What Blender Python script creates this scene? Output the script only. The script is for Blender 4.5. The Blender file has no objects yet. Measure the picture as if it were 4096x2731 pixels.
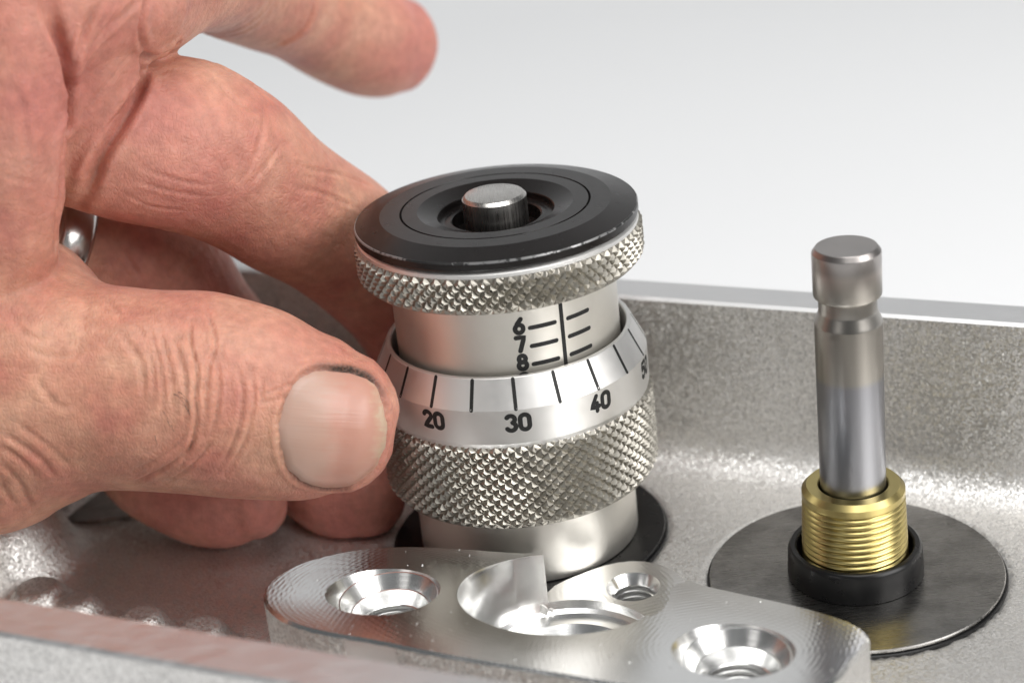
import bpy, bmesh, math, random
import numpy as np
from mathutils import Vector, Matrix
from mathutils.bvhtree import BVHTree

random.seed(7); RNG = np.random.default_rng(7)
MM = 0.001
sc = bpy.context.scene
COL = sc.collection

# ------------------------------------------------------------------ camera
CAM_D, CAM_H = 221.856, 124.029            # mm behind / above the gauge's foot
YAW, PITCH, ROLL = map(math.radians, (0.0738, 23.4364, -6.1979))
FPX, PW, PH = 7417.86, 4096.0, 2731.0
def cam_axes():
    f = np.array([math.sin(YAW)*math.cos(PITCH), math.cos(YAW)*math.cos(PITCH), -math.sin(PITCH)])
    r = np.array([math.cos(YAW), -math.sin(YAW), 0.0]); u = np.cross(r, f)
    c, s = math.cos(ROLL), math.sin(ROLL)
    return c*r + s*u, -s*r + c*u, f
CR, CU, CF = cam_axes()
CO = np.array([0.0, -CAM_D, CAM_H])
cam = bpy.data.cameras.new('camera')
cam.sensor_fit = 'HORIZONTAL'; cam.sensor_width = 36.0
cam.lens = 36.0*FPX/PW
cam.clip_start = 0.01; cam.clip_end = 20.0
cam.dof.use_dof = True
cam.dof.focus_distance = 0.230
cam.dof.aperture_fstop = 18.0
camo = bpy.data.objects.new('camera', cam); COL.objects.link(camo)
camo.matrix_world = Matrix(((CR[0], CU[0], -CF[0], CO[0]*MM), (CR[1], CU[1], -CF[1], CO[1]*MM),
                            (CR[2], CU[2], -CF[2], CO[2]*MM), (0, 0, 0, 1)))
sc.camera = camo

# ------------------------------------------------------------------ light (studio lamps, no sun)
w = bpy.data.worlds.new('World'); sc.world = w; w.use_nodes = True
w.node_tree.nodes['Background'].inputs[0].default_value = (0.93, 0.97, 1.0, 1)
w.node_tree.nodes['Background'].inputs[1].default_value = 0.09
def area(name, loc, target, size, power, col=(1, 1, 1), size_y=None):
    l = bpy.data.lights.new(name, 'AREA'); l.energy = power; l.color = col; l.size = size
    if size_y: l.shape = 'RECTANGLE'; l.size_y = size_y
    o = bpy.data.objects.new(name, l); COL.objects.link(o)
    o.location = loc
    d = Vector(target) - Vector(loc); o.rotation_euler = d.to_track_quat('-Z', 'Y').to_euler()
    return o
area('ceiling_softbox', (0.14, -0.24, 1.0), (0.0, 0.0, 0.0), 0.8, 7.0, (1, .99, .98), 0.7)
area('key_softbox', (0.46, -0.36, 0.32), (0, 0, 0.02), 0.44, 2.9, (1, .985, .97), 0.36)
area('left_fill', (-0.42, -0.46, 0.26), (0, 0, 0.03), 0.22, .20, (1, .975, .95), 0.26)

sc.view_settings.view_transform = 'Standard'; sc.view_settings.look = 'None'
sc.view_settings.exposure = 0.25; sc.view_settings.gamma = 1.0
sc.render.engine = 'CYCLES'
sc.cycles.use_denoising = True
sc.cycles.max_bounces = 8; sc.cycles.glossy_bounces = 5; sc.cycles.diffuse_bounces = 4
sc.cycles.sample_clamp_indirect = 6.0

# ------------------------------------------------------------------ pixel helpers (photo pixel -> world mm on something known)
KD = 4096/2352.0
def ray(x, y): return CF + CR*(x - PW/2)/FPX - CU*(y - PH/2)/FPX
def on_z(x, y, z): v = ray(x, y); return CO + v*(z - CO[2])/v[2]
def on_y(xd, yd, y): v = ray(xd*KD, yd*KD); return CO + v*(y - CO[1])/v[1]

# ------------------------------------------------------------------ helpers
def link(name, me, mat=None, parent=None, kind=None):
    o = bpy.data.objects.new(name, me); COL.objects.link(o)
    if mat is not None and len(me.materials) == 0: me.materials.append(mat)
    if parent is not None:
        o.parent = parent; o.location = -Vector(parent.location)   # mesh data stay in world coordinates
    if kind: o['kind'] = kind
    return o
def tag(o, label, cat, group=None):
    o['label'] = label; o['category'] = cat
    if group: o['group'] = group
    return o
def empty(name, loc, label, cat, group=None):
    o = bpy.data.objects.new(name, None); COL.objects.link(o); o.location = Vector(loc)*MM
    o.empty_display_size = 0.005
    return tag(o, label, cat, group)
def mesh(name, V, F, smooth=True, angle=35):
    me = bpy.data.meshes.new(name)
    me.from_pydata([tuple(float(c)*MM for c in v) for v in V], [], F)
    me.validate(); me.update()
    if smooth:
        for p in me.polygons: p.use_smooth = True
        me.set_sharp_from_angle(angle=math.radians(angle))
    return me
def lathe(prof, c=(0, 0), n=128, closed=False, angle=32, cap=True):
    V = []; F = []; m = len(prof)
    for r, z in prof:
        for i in range(n):
            a = 2*math.pi*i/n
            V.append((c[0] + r*math.cos(a), c[1] + r*math.sin(a), z))
    for j in range(m - 1 + (1 if closed else 0)):
        j2 = (j + 1) % m
        for i in range(n):
            k = (i + 1) % n
            F.append((j*n + i, j*n + k, j2*n + k, j2*n + i))
    if cap and not closed:
        if prof[0][0] > 1e-6: F.append(tuple(range(n))[::-1])
        if prof[-1][0] > 1e-6: F.append(tuple((m-1)*n + i for i in range(n)))
    return mesh('lathe', V, F, True, angle)

# ------------------------------------------------------------------ materials
class NT:
    def __init__(s, name):
        s.m = bpy.data.materials.new(name); s.m.use_nodes = True; s.t = s.m.node_tree
        s.b = s.t.nodes['Principled BSDF']
    def n(s, typ, **kw):
        nd = s.t.nodes.new(typ)
        for k, v in kw.items():
            if k in nd.inputs: nd.inputs[k].default_value = v
            else: setattr(nd, k, v)
        return nd
    def l(s, a, ao, b, bi): s.t.links.new(a.outputs[ao], b.inputs[bi])
    def set(s, **kw):
        for k, v in kw.items(): s.b.inputs[k.replace('_', ' ')].default_value = v
    def coord(s, scale=(1, 1, 1), rot=(0, 0, 0), loc=(0, 0, 0)):
        tc = s.n('ShaderNodeTexCoord'); mp = s.n('ShaderNodeMapping')
        mp.inputs['Scale'].default_value = scale; mp.inputs['Rotation'].default_value = rot
        mp.inputs['Location'].default_value = loc
        s.l(tc, 'Object', mp, 'Vector'); return mp
    def noise(s, vec, scale, detail=3, rough=.55):
        nz = s.n('ShaderNodeTexNoise'); nz.inputs['Scale'].default_value = scale
        nz.inputs['Detail'].default_value = detail; nz.inputs['Roughness'].default_value = rough
        s.l(vec, 'Vector', nz, 'Vector'); return nz
    def ramp(s, src, out, stops):
        r = s.n('ShaderNodeValToRGB'); e = r.color_ramp.elements
        while len(e) < len(stops): e.new(0.5)
        for el, (p, c) in zip(e, stops):
            el.position = p; el.color = (c, c, c, 1) if not isinstance(c, tuple) else (*c, 1)
        s.l(src, out, r, 'Fac'); return r
    def bump(s, src, out, strength, dist, prev=None):
        b = s.n('ShaderNodeBump'); b.inputs['Strength'].default_value = strength
        b.inputs['Distance'].default_value = dist*MM
        s.l(src, out, b, 'Height')
        if prev: s.l(prev, 'Normal', b, 'Normal')
        return b

def m_cast(name='cast_aluminium', col=(.83, .815, .79), rough=.42, facet=.46):
    """sandblasted casting: every grain is a small facet of its own slope"""
    t = NT(name); v = t.coord()
    n2 = t.noise(v, 1100, 2, .5); n3 = t.noise(v, 60, 3, .5)
    cr = t.ramp(n3, 'Fac', [(.3, tuple(c*.93 for c in col)), (.7, col)]); t.l(cr, 'Color', t.b, 'Base Color')
    nb = t.noise(v, 2900, 2, .6)
    b1 = t.bump(n2, 'Fac', .2, .10); b2 = t.bump(nb, 'Fac', .9, .10, b1)
    vo = t.n('ShaderNodeTexVoronoi'); vo.inputs['Scale'].default_value = 3300; t.l(v, 'Vector', vo, 'Vector')
    rr = t.ramp(vo, 'Color', [(.2, rough + .16), (.8, rough - .06)]); t.l(rr, 'Color', t.b, 'Roughness')
    gr = t.ramp(vo, 'Color', [(.12, .70), (.5, .95), (.9, 1.06)])
    mg = t.n('ShaderNodeMix', data_type='RGBA', blend_type='MULTIPLY'); mg.inputs[0].default_value = 1; t.l(cr, 'Color', mg, 6); t.l(gr, 'Color', mg, 7); t.l(mg, 2, t.b, 'Base Color')
    sb = t.n('ShaderNodeVectorMath', operation='SUBTRACT'); sb.inputs[1].default_value = (.5, .5, .5); t.l(vo, 'Color', sb, 0)
    sl = t.n('ShaderNodeVectorMath', operation='SCALE'); sl.inputs['Scale'].default_value = facet; t.l(sb, 'Vector', sl, 0)
    ad = t.n('ShaderNodeVectorMath', operation='ADD'); t.l(b2, 'Normal', ad, 0); t.l(sl, 'Vector', ad, 1)
    no = t.n('ShaderNodeVectorMath', operation='NORMALIZE'); t.l(ad, 'Vector', no, 0); t.l(no, 'Vector', t.b, 'Normal')
    t.set(Metallic=.95); return t.m
def m_turned(name, col, rough, aniso=.5, lines=2600, strength=.10, blotch=.1, metal=1.0):
    """metal turned on a lathe: fine rings round the z axis"""
    t = NT(name); v = t.coord((60, 60, lines)); n1 = t.noise(v, 1, 2, .6)
    v2 = t.coord(); n2 = t.noise(v2, 180, 4, .6); n3 = t.noise(v2, 700, 2, .5)
    cr = t.ramp(n2, 'Fac', [(.35, tuple(c*(1 - blotch) for c in col)), (.65, col)])
    t.l(cr, 'Color', t.b, 'Base Color')
    rr = t.ramp(n3, 'Fac', [(.3, rough*.94), (.7, rough*1.06)]); t.l(rr, 'Color', t.b, 'Roughness')
    t.set(Metallic=metal, Anisotropic=aniso)
    tg = t.n('ShaderNodeTangent'); tg.direction_type = 'RADIAL'; tg.axis = 'Z'; t.l(tg, 'Tangent', t.b, 'Tangent')
    b1 = t.bump(n1, 'Fac', strength, .02); t.l(b1, 'Normal', t.b, 'Normal'); return t.m
def m_plain(name, col, rough, metal=0.0, blotch=.15, scale=400, bumpd=.02, **kw):
    t = NT(name); v = t.coord(); n2 = t.noise(v, scale, 4, .6); n3 = t.noise(v, scale*6, 2)
    cr = t.ramp(n2, 'Fac', [(.3, tuple(c*(1 - blotch) for c in col)), (.7, col)])
    t.l(cr, 'Color', t.b, 'Base Color')
    rr = t.ramp(n2, 'Fac', [(.3, min(1, rough*1.2)), (.7, rough*.85)]); t.l(rr, 'Color', t.b, 'Roughness')
    t.set(Metallic=metal)
    for k_, v_ in kw.items(): t.b.inputs[k_.replace('_', ' ')].default_value = v_
    if bumpd: b1 = t.bump(n3, 'Fac', .3, bumpd); t.l(b1, 'Normal', t.b, 'Normal')
    return t.m
def m_ground(name, col, rough, ang, stretch=(9000, 250, 250), strength=.35, stain=0.0):
    """flat ground or milled metal: straight fine scratches"""
    t = NT(name); v = t.coord(stretch, (0, 0, ang)); n1 = t.noise(v, 1, 3, .6)
    v2 = t.coord(); n2 = t.noise(v2, 130, 5, .65)
    lo = tuple(c*(1 - stain) for c in col)
    cr = t.ramp(n2, 'Fac', [(.40, lo), (.55, col)]); t.l(cr, 'Color', t.b, 'Base Color')
    rr = t.ramp(n1, 'Fac', [(.3, rough*.8), (.7, rough*1.25)]); t.l(rr, 'Color', t.b, 'Roughness')
    t.set(Metallic=1.0)
    b1 = t.bump(n1, 'Fac', strength, .015); t.l(b1, 'Normal', t.b, 'Normal'); return t.m
def m_milled(name, col, rough, centres, pitch=.55):
    """face-milled aluminium: arcs of cutter marks about given centres (mm)"""
    t = NT(name); prev = None
    v2 = t.coord(); n2 = t.noise(v2, 90, 3, .5)
    for k, (cx, cy) in enumerate(centres):
        v = t.coord((1, 1, 0), (0, 0, 0), (-cx*MM, -cy*MM, 0))
        wv = t.n('ShaderNodeTexWave', wave_type='RINGS', rings_direction='SPHERICAL', wave_profile='SIN')
        wv.inputs['Scale'].default_value = 314/(pitch*(1 + .22*k))*1.0
        wv.inputs['Distortion'].default_value = .6; wv.inputs['Detail'].default_value = 2
        t.l(v, 'Vector', wv, 'Vector')
        prev = t.bump(wv, 'Fac', .34, .012, prev)
    n4 = t.noise(v2, 1600, 2, .5); prev = t.bump(n4, 'Fac', .15, .01, prev)
    t.l(prev, 'Normal', t.b, 'Normal')
    cr = t.ramp(n2, 'Fac', [(.3, tuple(c*.93 for c in col)), (.7, col)]); t.l(cr, 'Color', t.b, 'Base Color')
    rr = t.ramp(n2, 'Fac', [(.3, rough*.8), (.7, rough*1.3)]); t.l(rr, 'Color', t.b, 'Roughness')
    t.set(Metallic=1.0); return t.m

M = {}
M['cast'] = m_cast()
M['cast_floor'] = m_cast('cast_aluminium_floor', facet=.24)
M['rim'] = m_ground('machined_rim', (.80, .80, .80), .46, math.radians(-26), (300, 2600, 300), .08)
M['milled'] = m_milled('milled_aluminium', (.90, .90, .89), .19, [(-17.8, -29.6), (21.2, -48.9), (12.3, -18.4)])
M['bore'] = m_turned('bored_aluminium', (.88, .88, .87), .24, .3, 2600, .35, .05)
M['satin'] = m_turned('satin_chrome', (.80, .775, .72), .47, .1, 2600, .08, .04)
M['bevel'] = m_turned('satin_chrome_bevel', (.82, .81, .79), .48, .1, 2600, .06, .03)
M['knurl'] = m_plain('knurled_steel', (.50, .475, .42), .40, 1.0, .35, 900, .02)
M['black'] = m_turned('black_anodised', (.010, .008, .0075), .26, .1, 2600, .05, .2, 0.0)
M['black'].node_tree.nodes['Principled BSDF'].inputs['IOR'].default_value = 1.38
M['ink'] = m_plain('engraving_black', (.012, .012, .012), .55, 0, .3, 3000, .01)
M['button'] = m_ground('ground_steel', (.62, .60, .57), .28, .5, (6000, 200, 200), .3, .15)
M['oxide'] = m_plain('black_oxide', (.008, .008, .0085), .30, 0, .3, 500, .01, Specular_IOR_Level=.32)
M['washer'] = m_ground('ground_steel_washer', (.30, .292, .28), .27, .18, (260, 4200, 300), .35, .28)
M['brass'] = m_turned('brass', (.56, .46, .19), .30, .1, 2600, .0, .08)
M['backdrop'] = m_plain('white_sweep', (.87, .88, .89), .9, 0, .01, 20, 0)

def m_pin():
    t = NT('tempered_steel_pin'); tc = t.n('ShaderNodeTexCoord'); sp = t.n('ShaderNodeSeparateXYZ'); t.l(tc, 'Object', sp, 'Vector')
    mr = t.n('ShaderNodeMapRange'); mr.inputs['From Min'].default_value = 0; mr.inputs['From Max'].default_value = .050
    v = t.coord(); nz = t.noise(v, 220, 3, .5)
    ad = t.n('ShaderNodeMath', operation='MULTIPLY_ADD'); ad.inputs[1].default_value = .0004; t.l(nz, 'Fac', ad, 0); t.l(sp, 'Z', ad, 2)
    t.l(ad, 'Value', mr, 'Value')
    cr = t.ramp(mr, 'Result', [(0, (.33, .333, .35)), (.545, (.31, .315, .34)), (.56, (.38, .36, .33)), (.78, (.38, .36, .33)),
                               (.825, (.50, .46, .43)), (.84, (.40, .375, .36)), (1, (.40, .375, .36))])
    vs = t.coord((700, 700, 25)); nst = t.noise(vs, 1, 4, .7)
    st = t.ramp(nst, 'Fac', [(.27, .35), (.33, 1.0)])
    mx = t.n('ShaderNodeMix', data_type='RGBA', blend_type='MULTIPLY'); mx.inputs[0].default_value = 1
    t.l(cr, 'Color', mx, 6); t.l(st, 'Color', mx, 7); t.l(mx, 2, t.b, 'Base Color')
    t.set(Metallic=1.0, Roughness=.30, Anisotropic=.5)
    tg = t.n('ShaderNodeTangent'); tg.direction_type = 'RADIAL'; tg.axis = 'Z'; t.l(tg, 'Tangent', t.b, 'Tangent')
    vl = t.coord((60, 60, 9000)); nl = t.noise(vl, 1, 2); b = t.bump(nl, 'Fac', .25, .015); t.l(b, 'Normal', t.b, 'Normal')
    return t.m
M['pin'] = m_pin()

# ------------------------------------------------------------------ backdrop
def build_backdrop():
    prof = [(-.9, -.016)] + [(.35, -.016)]
    for k in range(1, 25):
        a = math.pi/2*k/24; prof.append((.35 + .55*math.sin(a), -.016 + .55*(1 - math.cos(a))))
    prof.append((.90, 1.6))
    xs = np.linspace(-1.4, 1.4, 9); V = []; F = []
    for y, z in prof:
        for x in xs: V.append((x*1000, y*1000, z*1000))
    n = len(xs)
    for j in range(len(prof) - 1):
        for i in range(n - 1): F.append((j*n + i, j*n + i + 1, (j+1)*n + i + 1, (j+1)*n + i))
    return link('backdrop', mesh('backdrop', V, F, True, 80), M['backdrop'], None, 'structure')
build_backdrop()

# ------------------------------------------------------------------ cast housing
AH = math.atan2(-.44, .898)
UX, NX = np.array([math.cos(AH), math.sin(AH)]), np.array([-math.sin(AH), math.cos(AH)])
def st(p): return float(p[0]*UX[0] + p[1]*UX[1]), float(p[0]*NX[0] + p[1]*NX[1])
def xy(s, t): return UX*s + NX*t
S0, S1, T0, T1, ZR, ZF = -72.0, 150.0, -66.4, 25.4, 24.2, -0.7
PIN = np.array([40.39, -19.76])
def rounded_loop(off=0.0, step=2.2):
    """inner outline of the housing wall in (s,t), offset outward"""
    cor = [((S0, T0), 38.0, 180), ((S1, T0), 14.0, 270), ((S1, T1), 14.0, 0), ((S0, T1), 9.0, 90)]
    out = []
    for (cs, ct), r, a0 in cor:
        ccs = cs + r if cs == S0 else cs - r
        cct = ct + r if ct == T0 else ct - r
        n = max(8, int(r/1.2))
        for k in range(n + 1):
            a = math.radians(a0 + 90*k/n); out.append((ccs + (r + off)*math.cos(a), cct + (r + off)*math.sin(a)))
    return out
housing = empty('cast_housing', (0, 0, -15.6), 'open sandblasted cast aluminium housing with machined rim under the hand', 'housing')
def build_wall():
    rows = [(0.9, ZF - .4, 0), (0.0, ZR - .42, 0), (.42, ZR, 1), (5.9, ZR, 1), (6.3, ZR - .4, 1), (6.3, -15.6, 0)]
    loops = [rounded_loop(o) for o, z, m in rows]; n = len(loops[0])
    # inner face leans back a little: base row further in
    loops[0] = rounded_loop(-0.9)
    def part(r0, r1):
        V = []; F = []
        for k in range(r0, r1 + 1):
            for s_, t_ in loops[k]:
                p = xy(s_, t_); V.append((p[0], p[1], rows[k][1]))
        for k in range(r1 - r0):
            for i in range(n):
                j = (i + 1) % n; F.append((k*n + i, (k+1)*n + i, (k+1)*n + j, k*n + j)[::-1])
        return mesh('wall', V, F, True, 30)
    link('inner_wall', part(0, 1), M['cast'], housing)
    link('rim', part(1, 4), M['rim'], housing)
    link('outer_wall', part(4, 5), M['cast'], housing)
build_wall()

# --- mounting pad outline, photo pixels on the pad's own sloping plane
PA, PB, PC = -0.09, -0.14, 4.6
def pad_z(x, y): return PC + PA*x + PB*y
def on_pad(x, y):
    v = ray(x, y); n = np.array([-PA, -PB, 1.0]); t = (PC - CO @ n)/(v @ n); return CO + v*t
OUT_PX = [(2171, 2212), (2000, 2202), (1808, 2187), (1638, 2180), (1553, 2182), (1425, 2193.5), (1298, 2217), (1213, 2240), (1128, 2281), (1072, 2321),
          (1045, 2364), (1047, 2398), (1077, 2440), (1128, 2481), (1179, 2502), (1255, 2521), (1361, 2542), (1446, 2553), (1510, 2563.5), (1574, 2578),
          (1723, 2610), (2000, 2657), (2225, 2694), (2438, 2730), (2700, 2773), (2900, 2806), (3060, 2822), (3190, 2808), (3290, 2765), (3371, 2690), (3440, 2615), (3493, 2552),
          (3488, 2530), (3412, 2482), (3234, 2428), (2997, 2375), (2759, 2324)]
OUTLINE = [on_pad(*q)[:2] for q in OUT_PX]
EAR_Z = 0.35
EAR_C = on_z(2533, 2345, EAR_Z)[:2]
EAR_PX = [(2744, 2311), (2706, 2273), (2629, 2246), (2523, 2238), (2416, 2258), (2331, 2290), (2268, 2324), (2190, 2335)]
EAR = [on_z(*q, EAR_Z)[:2] for q in EAR_PX]
FULL = OUTLINE + EAR                      # pad and ear, one outline
def densify(P, step=1.1, closed=True):
    out = []; n = len(P)
    for i in range(n if closed else n - 1):
        a, b = np.array(P[i]), np.array(P[(i+1) % n]); k = max(1, int(np.linalg.norm(b - a)/step))
        for j in range(k): out.append(a + (b - a)*j/k)
    return out
def smooth_poly(P, it=2, keep=()):
    P = [np.array(p) for p in P]
    for _ in range(it):
        Q = [p.copy() for p in P]
        for i in range(len(P)):
            if i in keep: continue
            Q[i] = .5*P[i] + .25*(P[i-1] + P[(i+1) % len(P)])
        P = Q
    return P
def inset(P, d):
    n = len(P); out = []
    area2 = sum(P[i][0]*P[(i+1) % n][1] - P[(i+1) % n][0]*P[i][1] for i in range(n)); sg = 1 if area2 > 0 else -1
    for i in range(n):
        e = P[(i+1) % n] - P[i-1]; e = e/np.linalg.norm(e)
        out.append(P[i] + sg*d*np.array([-e[1], e[0]]))
    return out
def dist_poly(X, Y, P):
    """distance to polygon edges and inside flag"""
    P = np.array(P); d = np.full(X.shape, 1e9); ins = np.zeros(X.shape, bool)
    for i in range(len(P)):
        a, b = P[i], P[(i+1) % len(P)]; e = b - a; L = e @ e
        t = np.clip(((X - a[0])*e[0] + (Y - a[1])*e[1])/L, 0, 1)
        d = np.minimum(d, np.hypot(X - a[0] - t*e[0], Y - a[1] - t*e[1]))
        c = (a[1] > Y) != (b[1] > Y)
        with np.errstate(divide='ignore', invalid='ignore'):
            xi = a[0] + (Y - a[1])*(b[0] - a[0])/(b[1] - a[1])
        ins ^= c & (X < xi)
    return d, ins
def prism(P, zb, zt, name='prism'):
    n = len(P); V = []; F = []
    for p in P: V.append((p[0], p[1], zb(*p) if callable(zb) else zb))
    for p in P: V.append((p[0], p[1], zt(*p) if callable(zt) else zt))
    for i in range(n): j = (i+1) % n; F.append((i, j, n + j, n + i))
    F.append(tuple(range(n))[::-1]); F.append(tuple(range(n, 2*n)))
    return mesh(name, V, F, False)
def fix_normals(me):
    bm = bmesh.new(); bm.from_mesh(me); bmesh.ops.remove_doubles(bm, verts=bm.verts, dist=2e-7); bmesh.ops.recalc_face_normals(bm, faces=bm.faces); bm.to_mesh(me); bm.free(); return me
def boolean(base, cutters, mode='DIFFERENCE'):
    """cut with Boolean modifiers and return the evaluated mesh; helper objects are removed"""
    o = bpy.data.objects.new('tmp_base', base); COL.objects.link(o); tmp = [o]
    for c in cutters:
        k = bpy.data.objects.new('tmp_cut', c); COL.objects.link(k); tmp.append(k)
        md = o.modifiers.new('b', 'BOOLEAN'); md.object = k; md.operation = mode; md.solver = 'EXACT'
        try: md.material_mode = 'TRANSFER'
        except Exception: pass
    dg = bpy.context.evaluated_depsgraph_get()
    me = bpy.data.meshes.new_from_object(o.evaluated_get(dg))
    for k in tmp: bpy.data.objects.remove(k)
    return me
H1, H2, CB = np.array([-17.80, -29.27]), np.array([21.23, -48.62]), np.array([2.75, -31.78])
def build_pad():
    P = densify(smooth_poly(densify(FULL, 1.6), 2), .9)
    n = len(P); Pi = inset(P, .42)
    V = [(p[0], p[1], -8) for p in P] + [(p[0], p[1], pad_z(*p) - .40 + .05*math.sin(i*2.4)) for i, p in enumerate(P)] + [(p[0], p[1], pad_z(*p)) for p in Pi]
    F = []; mi = []
    for i in range(n):
        j = (i+1) % n
        q = .5*(P[i] + P[j]); dq = np.linalg.norm(q - on_pad(1480, 2562)[:2])
        F.append((i, j, n + j, n + i)); mi.append(0 if dq > 3.1 else 1)
        F.append((n + i, n + j, 2*n + j, 2*n + i)); mi.append(1)
    F.append(tuple(range(n))[::-1]); mi.append(0)
    F.append(tuple(range(2*n, 3*n))); mi.append(1)
    me = mesh('pad', V, F, False)
    for k in ('cast', 'milled', 'bore'): me.materials.append(M[k])
    for p, k in zip(me.polygons, mi): p.material_index = k
    fix_normals(me)
    def cutter(prof, c, mat, n=72):
        k = lathe(prof, c, n); k.materials.append(M[mat]); fix_normals(k); return k
    cuts = []
    for hc, zr in ((H1, pad_z(*H1)), (H2, pad_z(*H2))):
        # countersink with two shallow steps, then a drilled hole with thread rings
        pr = [(8.1, zr + 1.6), (6.66, zr + .0), (6.0, zr - 1.25), (5.85, zr - 1.3), (4.75, zr - 2.9), (4.6, zr - 2.95), (3.9, zr - 4.6)]
        pr = [(0.0, zr + 1.6)] + pr
        z = zr - 4.6
        while z > zr - 11: pr += [(3.75, z - .1), (3.75, z - .35), (4.1, z - .6), (4.1, z - .8)]; z -= .9
        pr += [(0.0, z)]
        cuts.append(cutter(pr, hc, 'bore'))
    zc = -1.25
    cuts.append(cutter([(0, 30), (12.2, 30), (12.2, pad_z(*CB) + .2), (11.8, pad_z(*CB) - .9), (11.8, zc + .35), (11.2, zc), (9.0, zc - .15), (7.4, zc - 1.9), (7.1, zc - 2.0), (7.1, -7.0), (0, -7.0)], CB, 'bore', 96))
    # milled ear: everything above the ear's face goes, back to an arc about the tapped hole and to the corner of the notch
    corner = on_pad(2171, 2212)[:2]
    edge_px = [(2748, 2324), (2706, 2337), (2684, 2354), (2676, 2400), (2650, 2439), (2604, 2465)]
    e2 = [on_pad(*q)[:2] for q in edge_px]
    back = [EAR_C + np.array([14, 6]), EAR_C + np.array([4, 14]), EAR_C + np.array([-8, 14]), corner + np.array([0.0, 8])]
    poly = [on_pad(2800, 2318)[:2] + np.array([2, 1])] + e2 + [CB + np.array([2.0, 3.0]), CB + np.array([-1.5, 6.0]), corner + np.array([0.05, -.6])] + back[::-1]
    kk = prism([np.array(p) for p in poly], EAR_Z, 40.0); kk.materials.append(M['milled']); fix_normals(kk); cuts.append(kk)
    pr = [(0, 6), (3.9, EAR_Z + .6), (2.55, EAR_Z - 1.2)]
    z = EAR_Z - 1.2
    while z > -6: pr += [(2.5, z - .1), (2.5, z - .3), (2.95, z - .55), (2.95, z - .7)]; z -= .85
    pr += [(0, z)]
    cuts.append(cutter(pr, EAR_C, 'bore', 64))
    me = boolean(me, cuts)
    for p in me.polygons: p.use_smooth = True
    me.set_sharp_from_angle(angle=math.radians(24))
    link('mounting_pad', me, None, housing)
build_pad()

# --- floor of the housing: one cast sheet with fillets into walls, pad and bosses
def build_floor():
    ns, nt = 300, 190
    ss = np.concatenate([np.linspace(S0 - 1.2, 80, 250), np.linspace(82, S1 + 1.2, 30)]); ns = len(ss)
    tt = np.concatenate([np.linspace(T0 - 1.2, T1 - 7, 140), np.linspace(T1 - 6.8, T1 + 1.0, 60)]); nt = len(tt)
    Sg, Tg = np.meshgrid(ss, tt); X = Sg*UX[0] + Tg*NX[0]; Y = Sg*UX[1] + Tg*NX[1]
    Z = np.full(X.shape, ZF)
    loop = rounded_loop(-0.64); d, ins = dist_poly(Sg, Tg, loop); d = np.where(ins, d, 0)
    def fil(d, r): q = np.clip(r - d, 0, r); return r - np.sqrt(np.maximum(r*r - q*q, 0))
    r0 = np.hypot(X, Y); r1 = np.hypot(X - PIN[0], Y - PIN[1])
    wallf = fil(d, 6.0)
    P = densify(FULL, 1.5); dp, inp = dist_poly(X, Y, P); dp = np.where(inp, 0, dp)
    padf = fil(dp, 3.2)*.9*np.clip((np.hypot(X - EAR_C[0], Y - EAR_C[1]) - 11)/3, 0, 1)
    keep = np.clip((np.minimum(r0, r1) - 19.2)/1.2, 0, 1)
    Z += np.maximum(wallf, 0) + padf*keep
    # floor falls away in front of the washer that carries the pin, leaving a short rib
    s1, t1 = st(PIN)
    fall = np.clip((r1 - 18.6)/1.6, 0, 1); fall = fall*fall*(3 - 2*fall)
    fr = np.clip((t1 + 6 - Tg)/12, 0, 1)*np.clip((Sg - (s1 - 2))/4, 0, 1)
    rib_s = st(on_z(3870, 2660, -4))[0]
    rib = np.clip((Sg - rib_s)/1.6, 0, 1)
    Z -= fall*fr*(1.6 + 5.0*rib)
    def lump(px, py, z, rad, h, flat=1.0):
        c = on_z(px, py, z); q = np.hypot(X - c[0], Y - c[1])/rad
        return h*np.clip(1.35 - q**2*1.1, 0, flat)
    for a in ((150, 2366, 2, 4.6, 3.6), (300, 2388, 2, 3.4, 2.6), (560, 2462, 2.5, 4.0, 3.6), (800, 2512, 3, 4.6, 4.0)):
        Z = np.maximum(Z, ZF + lump(*a))
    c = on_z(20, 2190, 2); q = np.hypot((X - c[0])*1.0, Y - c[1])
    Z = np.maximum(Z, ZF + 9.5/(1 + np.exp((q - 9.0)/.9)))
    # seats under the three washers
    c3 = -PIN; r3 = np.hypot(X - c3[0], Y - c3[1])
    Z = np.where(inp & (dp < 1e-6) & (dist_poly(X, Y, densify(FULL, 1.5))[0] > 1.0), -9.0, Z)
    for r in (r0, r1): Z = np.where(r < 18.9, np.minimum(Z, -1.15), Z)
    V = np.stack([X, Y, Z], -1).reshape(-1, 3); 
    F = [(j*ns + i, j*ns + i + 1, (j+1)*ns + i + 1, (j+1)*ns + i) for j in range(nt - 1) for i in range(ns - 1)]
    link('floor', mesh('floor', V, F, True, 70), M['cast_floor'], housing)
build_floor()

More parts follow.
